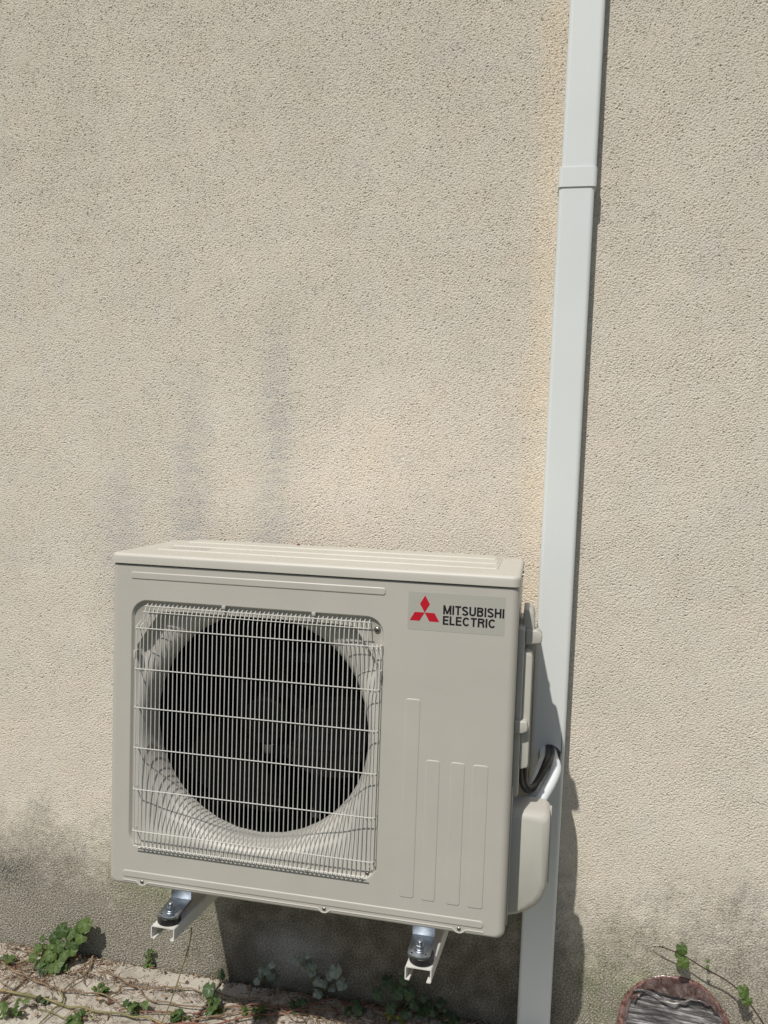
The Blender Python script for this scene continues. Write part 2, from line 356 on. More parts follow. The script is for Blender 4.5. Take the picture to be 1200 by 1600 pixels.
# lid
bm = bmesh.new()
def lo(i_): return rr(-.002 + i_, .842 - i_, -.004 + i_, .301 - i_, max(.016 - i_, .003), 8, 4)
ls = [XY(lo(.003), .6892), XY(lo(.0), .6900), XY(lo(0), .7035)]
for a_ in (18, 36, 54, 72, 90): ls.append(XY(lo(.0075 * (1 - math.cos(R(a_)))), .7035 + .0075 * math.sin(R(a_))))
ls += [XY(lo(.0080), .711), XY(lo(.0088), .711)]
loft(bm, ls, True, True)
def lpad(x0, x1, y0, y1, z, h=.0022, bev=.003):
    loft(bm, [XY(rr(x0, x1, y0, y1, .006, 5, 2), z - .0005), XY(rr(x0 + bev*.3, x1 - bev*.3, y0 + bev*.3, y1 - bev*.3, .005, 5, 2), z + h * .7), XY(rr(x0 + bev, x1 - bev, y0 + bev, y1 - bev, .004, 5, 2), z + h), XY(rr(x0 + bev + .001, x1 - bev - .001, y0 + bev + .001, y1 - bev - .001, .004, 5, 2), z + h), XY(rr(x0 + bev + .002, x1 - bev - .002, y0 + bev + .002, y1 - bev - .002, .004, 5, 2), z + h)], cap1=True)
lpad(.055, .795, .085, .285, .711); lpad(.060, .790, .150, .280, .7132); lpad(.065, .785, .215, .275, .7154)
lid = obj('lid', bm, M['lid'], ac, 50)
bm = bmesh.new(); loft(bm, [XY(rr(.075, .165, .095, .135, .004, 4, 2), .7130), XY(rr(.075, .165, .095, .135, .004, 4, 2), .71345)], True, True)
obj('pressed_marking', bm, M['print'], lid)

# shroud
bm = bmesh.new(); CX, CZ, CR = .3120, .3535, .2375
cyc = []
for x, z in mo:
    a_ = math.atan2(z - CZ, x - CX); cyc.append((CX + CR * math.cos(a_), CZ + CR * math.sin(a_)))
ls = []
for k in range(13):
    t = k / 12; f_ = math.sin(t * math.pi / 2); g_ = 1 - math.cos(t * math.pi / 2)
    ls.append([(x + (cx - x) * (f_ ** .9), .0078 + .050 * g_ + .004 * t + (.024 * min(max((z - .47) / .04, 0), 1) * min(t * 12, 1) * (1 - t)), z + (cz - z) * (f_ ** .9)) for (x, z), (cx, cz) in zip(mo, cyc)])
ls.append([(cx, .066, cz) for cx, cz in cyc]); ls.append([(cx, .074, cz) for cx, cz in cyc])
loft(bm, ls)
obj('fan_shroud', bm, M['shroud'], ac, 60)
# chamber coloured black for the shade inside, radiator fins at the back
bm = bmesh.new(); n_ = 64
def ring(r_, y): return [(CX + r_ * math.cos(2*math.pi*k/n_), y, CZ + r_ * math.sin(2*math.pi*k/n_)) for k in range(n_)]
loft(bm, [ring(CR + .0005, .0735), ring(CR + .05, .078), ring(CR + .05, .26), ring(.01, .262)])
obj('shaded_chamber', bm, M['fins'], ac)
# motor and its stand
bm = bmesh.new(); cyl(bm, (CX + .01, .15, CZ + .0), (0, 1, 0), .055, .07, 40, .006)
box(bm, CX + .075, CX + .098, .215, .232, CZ - .26, CZ + .26, .002); box(bm, CX - .11, CX - .095, .215, .232, CZ - .26, CZ + .26, .002)
box(bm, CX - .11, CX + .098, .212, .228, CZ + .10, CZ + .125, .002); box(bm, CX - .11, CX + .098, .212, .228, CZ - .12, CZ - .10, .002)
obj('fan_motor', bm, M['motor'], ac)
# fan: hub and three swept blades
bm = bmesh.new()
cyl(bm, (CX, .085, CZ), (0, 1, 0), .052, .06, 48, .006); cyl(bm, (CX, .079, CZ), (0, 1, 0), .012, .008, 6, .001)
fan = obj('fan', bm, M['black'], ac)
for b_ in range(3):
    bm = bmesh.new(); g = []
    for i_ in range(11):
        r_ = .045 + (.222 - .045) * i_ / 10; row = []
        for j in range(9):
            u = j / 8; sweep = R(35) * ((r_ - .045) / .177) ** 1.3
            a_ = R(58 + 120 * b_) + sweep + u * R(66 + 8 * math.sin(i_ / 10 * math.pi))
            row.append(bm.verts.new((CX + r_ * math.cos(a_), .092 + .052 * u + .008 * math.sin(u * math.pi), CZ + r_ * math.sin(a_))))
        g.append(row)
    for i_ in range(10):
        for j in range(8): bm.faces.new((g[i_][j], g[i_+1][j], g[i_+1][j+1], g[i_][j+1]))
    obj('blade', bm, M['black'], fan)

# wire guard
bm = bmesh.new(); GY = -.0125; wr = .00105
xsw = [.0810 + .00945 * k for k in range(51)]
rows = [.559, .4735, .3920, .3065, .218, .1285]
for x in xsw:
    if x > .5555: continue
    tube(bm, [(x, .0075, .608), (x, .001, .606), (x, -.006, .600), (x, GY + .001, .588), (x, GY, .580), (x, GY, .100), (x, GY + .002, .093), (x, -.004, .0865), (x, .004, .0845)], wr, 6)
for x in [.0642, .0725]:
    tube(bm, [(x + .004, .004, .572), (x, GY + .004, .563), (x, GY + .002, .555), (x, GY + .002, .110), (x, GY + .004, .098), (x + .001, .004, .090)], wr, 6)
for x in [.5625, .5715, .5790]:
    tube(bm, [(x - .002, .004, .560), (x, GY + .004, .550), (x, GY + .002, .542), (x, GY + .002, .118 + (x - .5625) * .8), (x, GY + .004, .108 + (x - .5625) * .8), (x - .001, .004, .100 + (x - .5625) * .8)], wr, 6)
for z in rows:
    tube(bm, [(.0600, .006, z - .001), (.0602, -.004, z), (.0625, GY - .0005, z), (.067, GY - .002, z), (.5725, GY - .002, z), (.5785, GY - .0005, z), (.5815, -.004, z), (.5820, .006, z - .001)], wr * 1.05, 6)
tube(bm, [(.078, -.0045, .6035), (.557, -.0045, .6035)], wr, 6); tube(bm, [(.078, -.0135, .5930), (.557, -.0135, .5930)], wr * .8, 6)
tube(bm, [(.064, -.0125, .0955), (.566, -.0125, .0955)], wr, 6); tube(bm, [(.068, -.002, .0868), (.562, -.002, .0868)], wr, 6)
obj('wire_guard', bm, M['wire'], ac)
# clips that hold the guard
for (x, z, s) in [(.250, .611, 1), (.440, .611, 1), (.5795, .500, 0), (.0580, .500, 0), (.250, .0875, 1), (.440, .0875, 1)]:
    bm = bmesh.new()
    if s: box(bm, x - .004, x + .004, -.003, .008, z - .003, z + .004, .001)
    else: box(bm, x - .0025, x + .0025, -.008, .008, z - .009, z + .009, .001)
    obj('guard_clip', bm, M['casing'], ac)
# screws
def screw(x, z, r_, y=0.0):
    bm = bmesh.new(); n_ = 20; ls = []
    for a_ in (0, 25, 50, 70, 84):
        ls.append([(x + r_ * math.cos(R(a_)) * math.cos(2*math.pi*k/n_), y - r_ * .55 * math.sin(R(a_)), z + r_ * math.cos(R(a_)) * math.sin(2*math.pi*k/n_)) for k in range(n_)])
    loft(bm, ls, False, True)
    s_ = obj('screw', bm, M['steel'], ac, 60)
    bm = bmesh.new(); q = r_ * .45
    box(bm, x - q, x + q, y - r_ * .60, y - r_ * .5, z - q * .18, z + q * .18); box(bm, x - q * .18, x + q * .18, y - r_ * .605, y - r_ * .5, z - q, z + q)
    obj('cross_slot', bm, M['rubber'], s_)
for s_ in SCR: screw(s_, .0118, .0042, -.0002)
screw(.5685, .588, .0068, .0070)
screw(.5640, .0935, .0035, .0070)

# sticker, emblem, lettering
bm = bmesh.new(); loft(bm, [XZ(rr(.629, .815, .5955, .6695, .0015, 3, 2), .0004), XZ(rr(.629, .815, .5955, .6695, .0015, 3, 2), -.0003)], cap1=True)
stk = obj('sticker', bm, M['sticker'], ac)
def flat(bm, poly, y0=-.0002, y1=-.0006):
    lo_ = [bm.verts.new((x, y1, z)) for x, z in poly]; bm.faces.new(lo_)
    hi_ = [bm.verts.new((x, y0, z)) for x, z in poly]
    for k in range(len(poly)): bm.faces.new((lo_[k], lo_[(k+1) % len(poly)], hi_[(k+1) % len(poly)], hi_[k]))
bm = bmesh.new(); ex, ez, ea = .6617, .6300, .0192
for c0 in (90, 210, 330):
    u = (math.cos(R(c0 - 30)), math.sin(R(c0 - 30))); v_ = (math.cos(R(c0 + 30)), math.sin(R(c0 + 30)))
    flat(bm, [(ex, ez), (ex + ea*u[0], ez + ea*u[1]), (ex + ea*(u[0]+v_[0]), ez + ea*(u[1]+v_[1])), (ex + ea*v_[0], ez + ea*v_[1])])
obj('emblem', bm, M['red'], stk, 0)
def arc(cx, cy, rx, ry, a0, a1, n=12): return [(cx + rx * math.cos(R(a0 + (a1 - a0) * k / n)), cy + ry * math.sin(R(a0 + (a1 - a0) * k / n))) for k in range(n + 1)]
SW = .188; h = SW / 2          # stroke width; glyphs are one unit high
GL = {'I': (SW, [[(h, 0), (h, 1)]]),
 'M': (.86, [[(h, 0), (h, 1)], [(.86 - h, 0), (.86 - h, 1)], [(h * 1.1, 1 - .02), (.43, .06)], [(.86 - h * 1.1, 1 - .02), (.43, .06)]]),
 'T': (.62, [[(0, 1 - h), (.62, 1 - h)], [(.31, 0), (.31, 1 - SW)]]),
 'E': (.60, [[(h, 0), (h, 1)], [(SW, 1 - h), (.60, 1 - h)], [(SW, .52), (.57, .52)], [(SW, h), (.60, h)]]),
 'L': (.54, [[(h, 0), (h, 1)], [(SW, h), (.54, h)]]),
 'H': (.70, [[(h, 0), (h, 1)], [(.70 - h, 0), (.70 - h, 1)], [(SW, .52), (.70 - SW, .52)]]),
 'U': (.70, [[(h, 1), (h, .33)] + arc(.35, .33, .35 - h, .33 - h, 180, 360)[1:] + [(.70 - h, 1)]]),
 'C': (.74, [arc(.38, .5, .38 - h, .5 - h, 38, 322, 22)]),
 'B': (.68, [[(h, 0), (h, 1)], [(SW, 1 - h), (.38, 1 - h)] + arc(.38, .755, .20, .245 - h, 90, -90, 10)[1:] + [(SW, .52)], [(.38, .52)] + arc(.40, .3, .68 - h - .40, .30 - h, 86, -90, 10) + [(SW, h)]]),
 'R': (.70, [[(h, 0), (h, 1)], [(SW, 1 - h), (.40, 1 - h)] + arc(.40, .74, .215, .26 - h, 90, -90, 10)[1:] + [(SW, .50)], [(.42, .48), (.55, .40), (.585, .26), (.60, .06), (.63, 0)]]),
 'S': (.66, [arc(.33, .73, .25, .27 - h, 20, 250, 14)[:-1] + [(.30, .535), (.40, .49)] + arc(.33, .27, .25, .27 - h, 60, -162, 14)[2:]])}
def stroke(bm, pts, wd, fx, y, dep):
    P = [Vector((p[0], p[1])) for p in pts]; L, Rr = [], []
    for k, p in enumerate(P):
        a = (P[k] - P[k-1]).normalized() if k else None; b = (P[k+1] - P[k]).normalized() if k < len(P) - 1 else None
        d = ((a or b) + (b or a)).normalized(); nn = Vector((-d.y, d.x)); c = max(.5, nn.dot(Vector((-(a or b).y, (a or b).x))))
        L.append(p + nn * wd / 2 / c); Rr.append(p - nn * wd / 2 / c)
    f1 = [bm.verts.new((*[fx(q)[0]], y, fx(q)[1])) for q in L]; f2 = [bm.verts.new((fx(q)[0], y, fx(q)[1])) for q in Rr]
    for k in range(len(P) - 1): bm.faces.new((f1[k], f1[k+1], f2[k+1], f2[k]))
def lettering(body, x0, x1, z0, z1, parent, m):
    gap = .105; tot = sum(GL[c][0] for c in body) + gap * (len(body) - 1); sx = (x1 - x0) / tot; bm = bmesh.new(); cx = 0
    for c in body:
        for k, st_ in enumerate(GL[c][1]):
            stroke(bm, st_, SW * (.92 if c == 'M' and k > 1 else 1), lambda q, cx=cx: (x0 + (cx + q[0]) * sx, z0 + q[1] * (z1 - z0)), -.00060 - .00001 * k, 0)
        cx += GL[c][0] + gap
    return obj('lettering', bm, m, parent, 0)
lettering('MITSUBISHI', .6975, .8135, .6292, .6470, stk, M['ink'])
lettering('ELECTRIC', .6975, .7980, .6090, .6262, stk, M['ink'])

# service cover on the right side
bm = bmesh.new()
box(bm, .8385, .8530, .060, .235, .262, .600, .004, 2); box(bm, .8525, .8722,   .118, .122, .300, .556, .0012)
side = obj('service_cover', bm, M['plastic'], ac, 50)
bm = bmesh.new(); prism(bm, [(.8530, .318), (.8575, .318), (.8690, .322), (.8700, .330), (.8700, .536), (.8680, .546), (.8590, .552), (.8530, .552)], .064, .119, .0025)
obj('cover_rib', bm, M['plastic'], side, 50)
bm = bmesh.new()
prism(bm, [(.8480, .560), (.8700, .560), (.8715, .564), (.8715, .612), (.868, .625), (.860, .631), (.8480, .631)], .100, .190, .004)
prism(bm, [(.854, .563), (.882, .566), (.8865, .570), (.8865, .584), (.877, .592), (.854, .593)], .088, .130, .003)
obj('cable_grip', bm, M['plastic'], side, 50)
bm = bmesh.new(); prism(bm, [(.8400, .395), (.8560, .395), (.8660, .400), (.8665, .408), (.8640, .420), (.8400, .420)], .046, .075, .003)
obj('handle', bm, M['plastic'], side, 50)
# pipe cover
bm = bmesh.new()
prof = [(.8395, .008), (.862, .014), (.885, .025), (.902, .040), (.913, .058), (.9185, .080), (.9190, .222), (.915, .227), (.907, .2325), (.8395, .2345)]
def shrink(pf, d):
    cx_, cz_ = .85, .14; return [(max(.8395, x - d * (1 if x > .88 else 0)), z - d * (1 if z > cz_ else -1)) for x, z in pf]
prof = [(x, z - .009) for x, z in prof]
ls = [[(x, .150, z + .004 * (z > .1)) for x, z in prof], [(x, .102, z) for x, z in prof], [(x, .092, z) for x, z in shrink(prof, .0015)], [(x, .084, z) for x, z in shrink(prof, .006)], [(x, .080, z) for x, z in shrink(prof, .014)]]
loft(bm, ls, True, True)
pc = obj('pipe_cover', bm, M['plastic'], ac, 50)
bm = bmesh.new(); box(bm, .9175, .9225, .128, .134, .06, .222, .001); box(bm, .8395, .8430, .046, .29, .005, .285, .001)
obj('cover_flange', bm, M['plastic'], pc)
# screws on the lid's right side
bm = bmesh.new()
for y in (.10, .17):
    bm = bmesh.new(); cyl(bm, (.8415, y, .700), (1, 0, 0), .004, .003, 12, .0008); obj('lid_screw', bm, M['steel'], lid)
# feet with bolts (part of the unit)
def foot(x, yb):
    bm = bmesh.new(); w2 = .0225; z0, z1 = -.0225, -.0190
    prof = [(x - w2, yb + .05), (x - w2, yb - .008)] + [(x - w2 * math.cos(R(a_)), yb - .008 - .016 * math.sin(R(a_))) for a_ in range(20, 161, 20)] + [(x + w2, yb - .008), (x + w2, yb + .05)]
    loft(bm, [XY(prof, z0), XY(prof, z1 - .0006), XY([(x + (p[0]-x) * .975, yb + (p[1]-yb) * .985) for p in prof], z1)], True, True)
    prof2 = [(x - w2, .0), (x + w2, .0)]
    box(bm, x - w2, x + w2, yb + .048, yb + .0515, z0, .0030)
    loft(bm, [XY(prof[:], z0 - .0015), XY(prof, z0 + .0002)], True, True)
    ft = obj('foot', bm, M['zinc'], ac, 50)
    bm = bmesh.new(); cyl(bm, (x, yb, z1), (0, 0, 1), .0125, .0020, 28, .0004); cyl(bm, (x, yb, z1 + .0020), (0, 0, 1), .0098, .0022, 20, .0005)
    cyl(bm, (x, yb, z1 + .0040), (0, 0, 1), .0088, .0070, 6, .0006); cyl(bm, (x, yb, z1 + .010), (0, 0, 1), .0048, .008, 14, .0006)
    for k in range(5): cyl(bm, (x, yb, z1 + .0112 + k * .0014), (0, 0, 1), .0053, .0006, 14)
    obj('bolt', bm, M['zinc'], ft, 40)
    for dx in (-.0135, .0135):
        bm = bmesh.new(); cyl(bm, (x + dx, yb - .013, z1 - .0005), (0, 0, 1), .0022, .0008, 12); obj('hole', bm, M['rubber'], ft)
foot(.163, -.036); foot(.6815, -.036)

# brackets (things of their own)
def bracket():
    e = empty('wall_bracket'); bm = bmesh.new()
    t = .0022; hw = .0255; hd = .027; L = .372
    dirv = Vector((.022, .372, -.018))
    def P(x, s, z): return Vector((x, 0, z)) + dirv * s
    prof = []
    out_ = [(-hw + .009, -hd), (-hw + .002, -hd), (-hw, -hd + .002), (-hw, -.003), (-hw + .001, -.001), (-hw + .003, 0), (hw - .003, 0), (hw - .001, -.001), (hw, -.003), (hw, -hd + .002), (hw - .002, -hd), (hw - .009, -hd)]
    inn = [(hw - .009, -hd + t), (hw - t, -hd + t), (hw - t, -t - .001), (hw - t - .001, -t), (-hw + t + .001, -t), (-hw + t, -t - .001), (-hw + t, -hd + t), (-hw + .009, -hd + t)]
    prof = out_ + inn
    def tz(z, s): return z * (1 + .35 * s) if z < -.004 else z
    loft(bm, [[P(x, s, tz(z, s)) for x, z in prof] for s in (0, .25, .5, .75, 1)], False, False)
    # end faces
    for s in (0, 1):
        m_ = len(out_)
        vs_ = [bm.verts.new(P(x, s, tz(z, s)) - Vector((0, .00005 if s == 0 else 0, 0))) for x, z in prof]
        bmesh.ops.triangle_fill(bm, edges=[bm.edges.new((vs_[k], vs_[(k+1) % len(vs_)])) for k in range(len(vs_))])
    # slot openings' rims
    obj('arm', bm, M['bracket'], e, 40)
    bm = bmesh.new(); wp = P(0, 1, 0)
    box(bm, wp.x - .028, wp.x + .028, wp.y - .001, wp.y + .003, wp.z - .12, wp.z + .10, .001)
    obj('wall_plate', bm, M['bracket'], e)
    bm = bmesh.new(); cx_, cy_ = -.0035, .0250; n_ = 40
    ls = []
    for rad, z in [(.0225, .0002), (.0240, .002), (.0234, .006), (.0234, .011), (.0242, .014), (.0230, .0155)]:
        ls.append([(cx_ + .006 + rad * math.cos(2*math.pi*k/n_), cy_ + rad * .98 * math.sin(2*math.pi*k/n_), z) for k in range(n_)])
    loft(bm, ls, True, True); obj('rubber_mount', bm, M['rubber'], e, 40)
    bm = bmesh.new(); cyl(bm, (cx_ + .006, cy_, -.008), (0, 0, 1), .008, .006, 6, .0005); obj('nut', bm, M['zinc'], e)
    return e
b1 = bracket(); b1.location = U + Vector((.1580, -.061, -.0395))
tag(b1, 'beige steel channel bracket under the fan side of the unit, nearest the leafy weed', 'bracket', 'wall brackets under the outdoor unit')
b2 = copy_tree(b1); b2.location = U + Vector((.6830, -.061, -.0395)); 
tag(b2, 'beige steel channel bracket under the logo side of the unit, near the white trunking', 'bracket')

# crumb on the lid
bm = bmesh.new(); bmesh.ops.create_icosphere(bm, subdivisions=2, radius=.0035)
for q in bm.verts: q.co = Vector((q.co.x * 1.3, q.co.y, q.co.z * .6)) * random.Random(int(q.co.x * 1e5)).uniform(.8, 1.15)
cm = varied('crumb_brown', (.30, .09, .05), (.18, .05, .03), 300, .8)
cr = obj('dirt_crumb', bm, cm); cr.location = U + Vector((.322, .262, .7195))
tag(cr, 'small reddish brown crumb lying on top of the outdoor unit', 'crumb')

# ------------------------------------------------------------------ cable trunking on the wall
tr = empty('cable_trunking', (.9093 + .001, 0, .0), (0, .0047, 0))
tag(tr, 'tall white plastic cable trunking running up the wall beside the outdoor unit', 'trunking')
def chan(bm, z0, z1, hw, d, xo=0.0, hole=None):
    r_ = .009; prof = [(-hw, .0), (-hw, -(d - r_))] + [(-hw + r_ - r_ * math.cos(R(a_)), -(d - r_) - r_ * math.sin(R(a_))) for a_ in (15, 30, 45, 60, 75, 90)]
    L_ = [(x + xo, y) for x, y in prof]; Rr = [(-x + xo, y) for x, y in prof]
    for pf in (L_, Rr):
        a_ = [bm.verts.new((x, y, z0)) for x, y in pf]; b_ = [bm.verts.new((x, y, z1)) for x, y in pf]
        for k in range(len(pf) - 1): bm.faces.new((a_[k], a_[k+1], b_[k+1], b_[k]))
    xa, xb = -hw + r_ + xo, hw - r_ + xo
    def q(z_0, z_1): bm.faces.new([bm.verts.new(p) for p in [(xa, -d, z_0), (xb, -d, z_0), (xb, -d, z_1), (xa, -d, z_1)]])
    if hole:
        hx, hz, ha, hb = hole
        q(z0, hz - .15); q(hz + .15, z1)
        o_ = rr(xa, xb, hz - .15, hz + .15, .0001, 8, 8); e_ = []
        for x, z in o_:
            t_ = math.atan2((z - hz) / .15, (x - hx) / (xb - hx if x > hx else hx - xa)); e_.append((hx + ha * math.cos(t_), hz + hb * math.sin(t_)))
        loft(bm, [[(x, -d, z) for x, z in o_], [(x, -d, z) for x, z in e_], [(x, -d + .0022, z) for x, z in e_]])
    else: q(z0, z1)
    cap = [(x, y) for x, y in L_] + [(x, y) for x, y in reversed(Rr)]
    bm.faces.new([bm.verts.new((x, y, z1)) for x, y in cap]); 
bm = bmesh.new(); chan(bm, -.01, 2.030, .0395, .047, 0, (.0060, .7120, .0275, .029)); obj('lower_length', bm, M['pvc'], tr, 40)
bm = bmesh.new(); chan(bm, 2.0302, 3.6, .0390, .0465, .0025); obj('upper_length', bm, M['pvc'], tr, 40)
bm = bmesh.new(); chan(bm, 2.028, 2.071, .0425, .0495, .001)
# its bottom rim
bm.faces.new([bm.verts.new(p) for p in [(-.0415, -.0001, 2.028), (-.0415, -.041, 2.028), (-.034, -.0494, 2.028), (.036, -.0494, 2.028), (.0435, -.041, 2.028), (.0435, -.0001, 2.028)]])
obj('coupling', bm, M['pvc'], tr, 40)
bm = bmesh.new(); box(bm, -.0365, .0365, -.004, -.002, -.01, 3.5); box(bm, -.0365, -.034, -.03, -.004, -.01, 3.5); box(bm, .034, .0365, -.03, -.004, -.01, 3.5)
obj('back_tray', bm, M['pvc'], tr)

# pipes and cables (own things)
def line(name, pts, r_, m, label, cat, group=None, nseg=16):
    bm = bmesh.new(); tube(bm, [U + Vector(p) for p in pts], r_ * (1.15 if nseg == 12 else 1), nseg, True, 8)
    return tag(obj(name, bm, m, None, 60), label, cat, group)
line('insulated_pipe', [(.868, .12, .165), (.887, .145, .202), (.902, .175, .221), (.9193, .22, .236), (.9295, .262, .2485), (.9290, .305, .2490), (.925, .350, .2440), (.922, .382, .250), (.921, .396, .275), (.921, .397, .40)], .0128, M['foam'],
     'thick white insulated pipe curving in front from the pipe cover into the trunking', 'pipe')
line('insulated_pipe', [(.870, .16, .19), (.8819, .20, .2200), (.8918, .24, .2380), (.9000, .285, .2470), (.905, .335, .2450), (.906, .375, .251), (.905, .396, .275), (.905, .397, .40)], .0108, M['foam'],
     'thinner white insulated pipe going into the trunking behind the black cables', 'pipe')
for k, (dx, dy, lb) in enumerate([(0, 0, 'black cable hanging outermost below the service cover, looping up into the trunking'), (.0085, .006, 'black cable in the middle of the bundle looping up into the trunking'), (-.002, .018, 'black cable at the back of the bundle, nearest the wall')]):
    line('cable', [(.854 + dx, .100 + dy, .34), (.855 + dx, .110 + dy, .300), (.859 + dx * .9, .125 + dy, .268), (.8675 + dx * .8, .150 + dy, .2430 + dx * .5), (.8815 + dx * .6, .182 + dy * .7, .2320 + dx), (.8975 + dx * .7, .222 + dy * .5, .2460 + dx * .8), (.9095 + dx * .8, .270, .2620), (.9155 + dx, .325, .2600), (.9160 + dx * .8, .365, .2610), (.915 + dx * .6, .390, .275), (.914 + dx, .397, .40)], .0052, M['cable'], lb, 'cable', 'black cables between the unit and the trunking', 12)

# ------------------------------------------------------------------ wrapped coil leaning on the wall
wc = empty('wrapped_coil', (1.232, -.078, -.042), (R(-20), 0, R(-4)))
tag(wc, 'round red-brown coil wrapped in crumpled clear film, leaning against the wall foot', 'coil')
RC, zc = .119, .127; rg = random.Random(5)
cm = varied('coil_red', (.085, .030, .024), (.25, .15, .125), 110, .24, bmp=.5, bdist=.002, bscale=130, lo=.4, hi=.68)
bm = bmesh.new()
for (dr, dy, tr_) in [(0, 0, .0085), (-.002, .017, .0085), (.002, .033, .0085), (-.013, .008, .008), (-.013, .026, .008)]:
    pts = [( (RC + dr + .0015 * math.sin(5*a_ + dy * 90)) * math.cos(a_), dy + .0015 * math.sin(3*a_ + dr*300), zc + (RC + dr + .0012 * math.sin(7*a_)) * math.sin(a_)) for a_ in [2*math.pi*k/72 for k in range(73)]]
    tube(bm, pts, tr_, 10)
obj('coil', bm, cm, wc, 60)
fm = new_mat('crumpled_film', (.30, .29, .29), .13, 0.0, .8)
fm.node_tree.nodes['Principled BSDF'].inputs['Coat Weight'].default_value = .6
mp = fm.node_tree.nodes.new('ShaderNodeMapping'); tc = fm.node_tree.nodes.new('ShaderNodeTexCoord'); fm.node_tree.links.new(tc.outputs['Object'], mp.inputs[0])
mp.inputs['Rotation'].default_value = (0, R(26), 0); mp.inputs['Scale'].default_value = (11, 11, 150)
v = mp.outputs[0]; f_ = noise(fm, v, 1.0, 6, .62)
setc(fm, ramp(fm, f_, [(.34, (.04, .032, .034)), (.45, (.13, .115, .115)), (.52, (.30, .285, .28)), (.60, (.70, .68, .67))]))  # glossy streaks of the clear film painted as light and dark colour
bump(fm, f_, 1.0, .006)
bm = bmesh.new(); N_ = 90; g = {}
def film_h(x, z):
    u = x * .45 + z * .9; v_ = x * .9 - z * .45
    h_ = .0010 * math.sin(u * 310 + 4 * math.sin(v_ * 22)) + .0008 * math.sin(u * 720 + v_ * 60 + 2 * math.sin(v_ * 45)) + .0009 * math.sin(x * 900 + z * 300)
    rr_ = math.hypot(x, z) / RC
    return h_ * (1 - rr_**4 * .4) + .007 * (1 - rr_**2)
for i_ in range(N_):
    for j in range(N_):
        x = -RC + 2*RC*i_/(N_-1); z = -RC + 2*RC*j/(N_-1); q = math.hypot(x, z)
        if q < RC * 1.02: g[i_, j] = bm.verts.new((x, -.006 + film_h(x, z), zc + z))
for (i_, j) in list(g):
    if all(k in g for k in [(i_+1, j), (i_+1, j+1), (i_, j+1)]): bm.faces.new((g[i_, j], g[i_+1, j], g[i_+1, j+1], g[i_, j+1]))
bmesh.ops.solidify(bm, geom=bm.faces[:], thickness=.0012)
obj('film', bm, fm, wc, 80)
fm2 = varied('crumpled_film_edge', (.13, .075, .065), (.27, .20, .185), 55, .12, lo=.4, hi=.6)
fm2.node_tree.nodes['Principled BSDF'].inputs['Coat Weight'].default_value = .8
def crumple(name, a0, a1, r0, r1, nr, na, amp, seed, yo=-.018):
    rg = random.Random(seed); bm = bmesh.new(); g = []
    for i_ in range(nr + 1):
        row = []
        for k in range(na + 1):
            a_ = R(a0 + (a1 - a0) * k / na) + rg.uniform(-.5, .5) * R((a1 - a0) / na) * .8
            lo_ = r0(a0 + (a1 - a0) * k / na) if callable(r0) else r0
            r_ = lo_ + (r1 - lo_) * i_ / nr + rg.uniform(-.35, .35) * (r1 - lo_) / nr
            row.append(bm.verts.new((r_ * math.cos(a_), yo + rg.uniform(-amp, amp) + .012 * (i_ / nr) ** 2, zc + r_ * math.sin(a_))))
        g.append(row)
    for i_ in range(nr):
        for k in range(na):
            q = (g[i_][k], g[i_+1][k], g[i_+1][k+1], g[i_][k+1])
            for t in ((0, 1, 2), (0, 2, 3)): bm.faces.new([q[w_] for w_ in t])
    bmesh.ops.solidify(bm, geom=bm.faces[:], thickness=.0008)
    obj(name, bm, fm2, wc, 12)
crumple('film_fold', 38, 150, lambda a_: min(.108, .082 / max(.3, math.sin(R(a_ + 4)))), .121, 5, 34, .0035, 4)
crumple('film_rim', 0, 360, .111, .125, 2, 90, .0018, 6, -.0115)
bm = bmesh.new(); rg = random.Random(8)
tube(bm, [(-.098 + .165 * t, -.021 + rg.uniform(-.002, .002), zc + .076 + .008 * math.sin(t * 9) + rg.uniform(-.002, .002)) for t in [k / 14 for k in range(15)]], [.0018 + .001 * rg.random() for _ in range(15)], 7, True)
obj('film_pleat', bm, fm, wc, 60)

# ------------------------------------------------------------------ plants
def leafmat(name, c1, c2, rough=.5):
    m = new_mat(name, c1, rough, 0, .35); n = m.node_tree
    a = n.nodes.new('ShaderNodeAttribute'); a.attribute_name = 'tint'
    nz_ = noise(m, coords(m), 120, 4); ad = n.nodes.new('ShaderNodeMath'); ad.operation = 'MULTIPLY_ADD'; n.links.new(nz_, ad.inputs[0]); ad.inputs[1].default_value = .5
    n.links.new(a.outputs['Fac'], ad.inputs[2]); setc(m, ramp(m, ad.outputs[0], [(.2, c1), (1.0, c2)]))
    bump(m, noise(m, coords(m), 260, 3), .35, .001)
    b = n.nodes['Principled BSDF']; tl = n.nodes.new('ShaderNodeBsdfTranslucent'); mxs = n.nodes.new('ShaderNodeMixShader'); mxs.inputs[0].default_value = .22
    tl.inputs['Color'].default_value = (*[min(1, q * 1.6) for q in c2], 1)
    n.links.new(b.outputs[0], mxs.inputs[1]); n.links.new(tl.outputs[0], mxs.inputs[2]); n.links.new(mxs.outputs[0], n.nodes['Material Output'].inputs[0])
    return m
LM = leafmat('leaf_green', (.030, .064, .015), (.090, .140, .034)); LD = leafmat('leaf_dark', (.035, .060, .028), (.075, .12, .05), .38)
LY = leafmat('leaf_yellow', (.10, .12, .03), (.26, .25, .06)); LP = leafmat('leaf_sky_sheen', (.15, .185, .14), (.30, .34, .28), .30)  # the palest leaves have the sky's reflection painted into their colour
SM_ = varied('stem_green', (.11, .13, .045), (.19, .17, .08), 40, .6)
DV = varied('dry_stem', (.13, .085, .05), (.27, .19, .12), 30, .8, bmp=.5, bdist=.001, bscale=200)
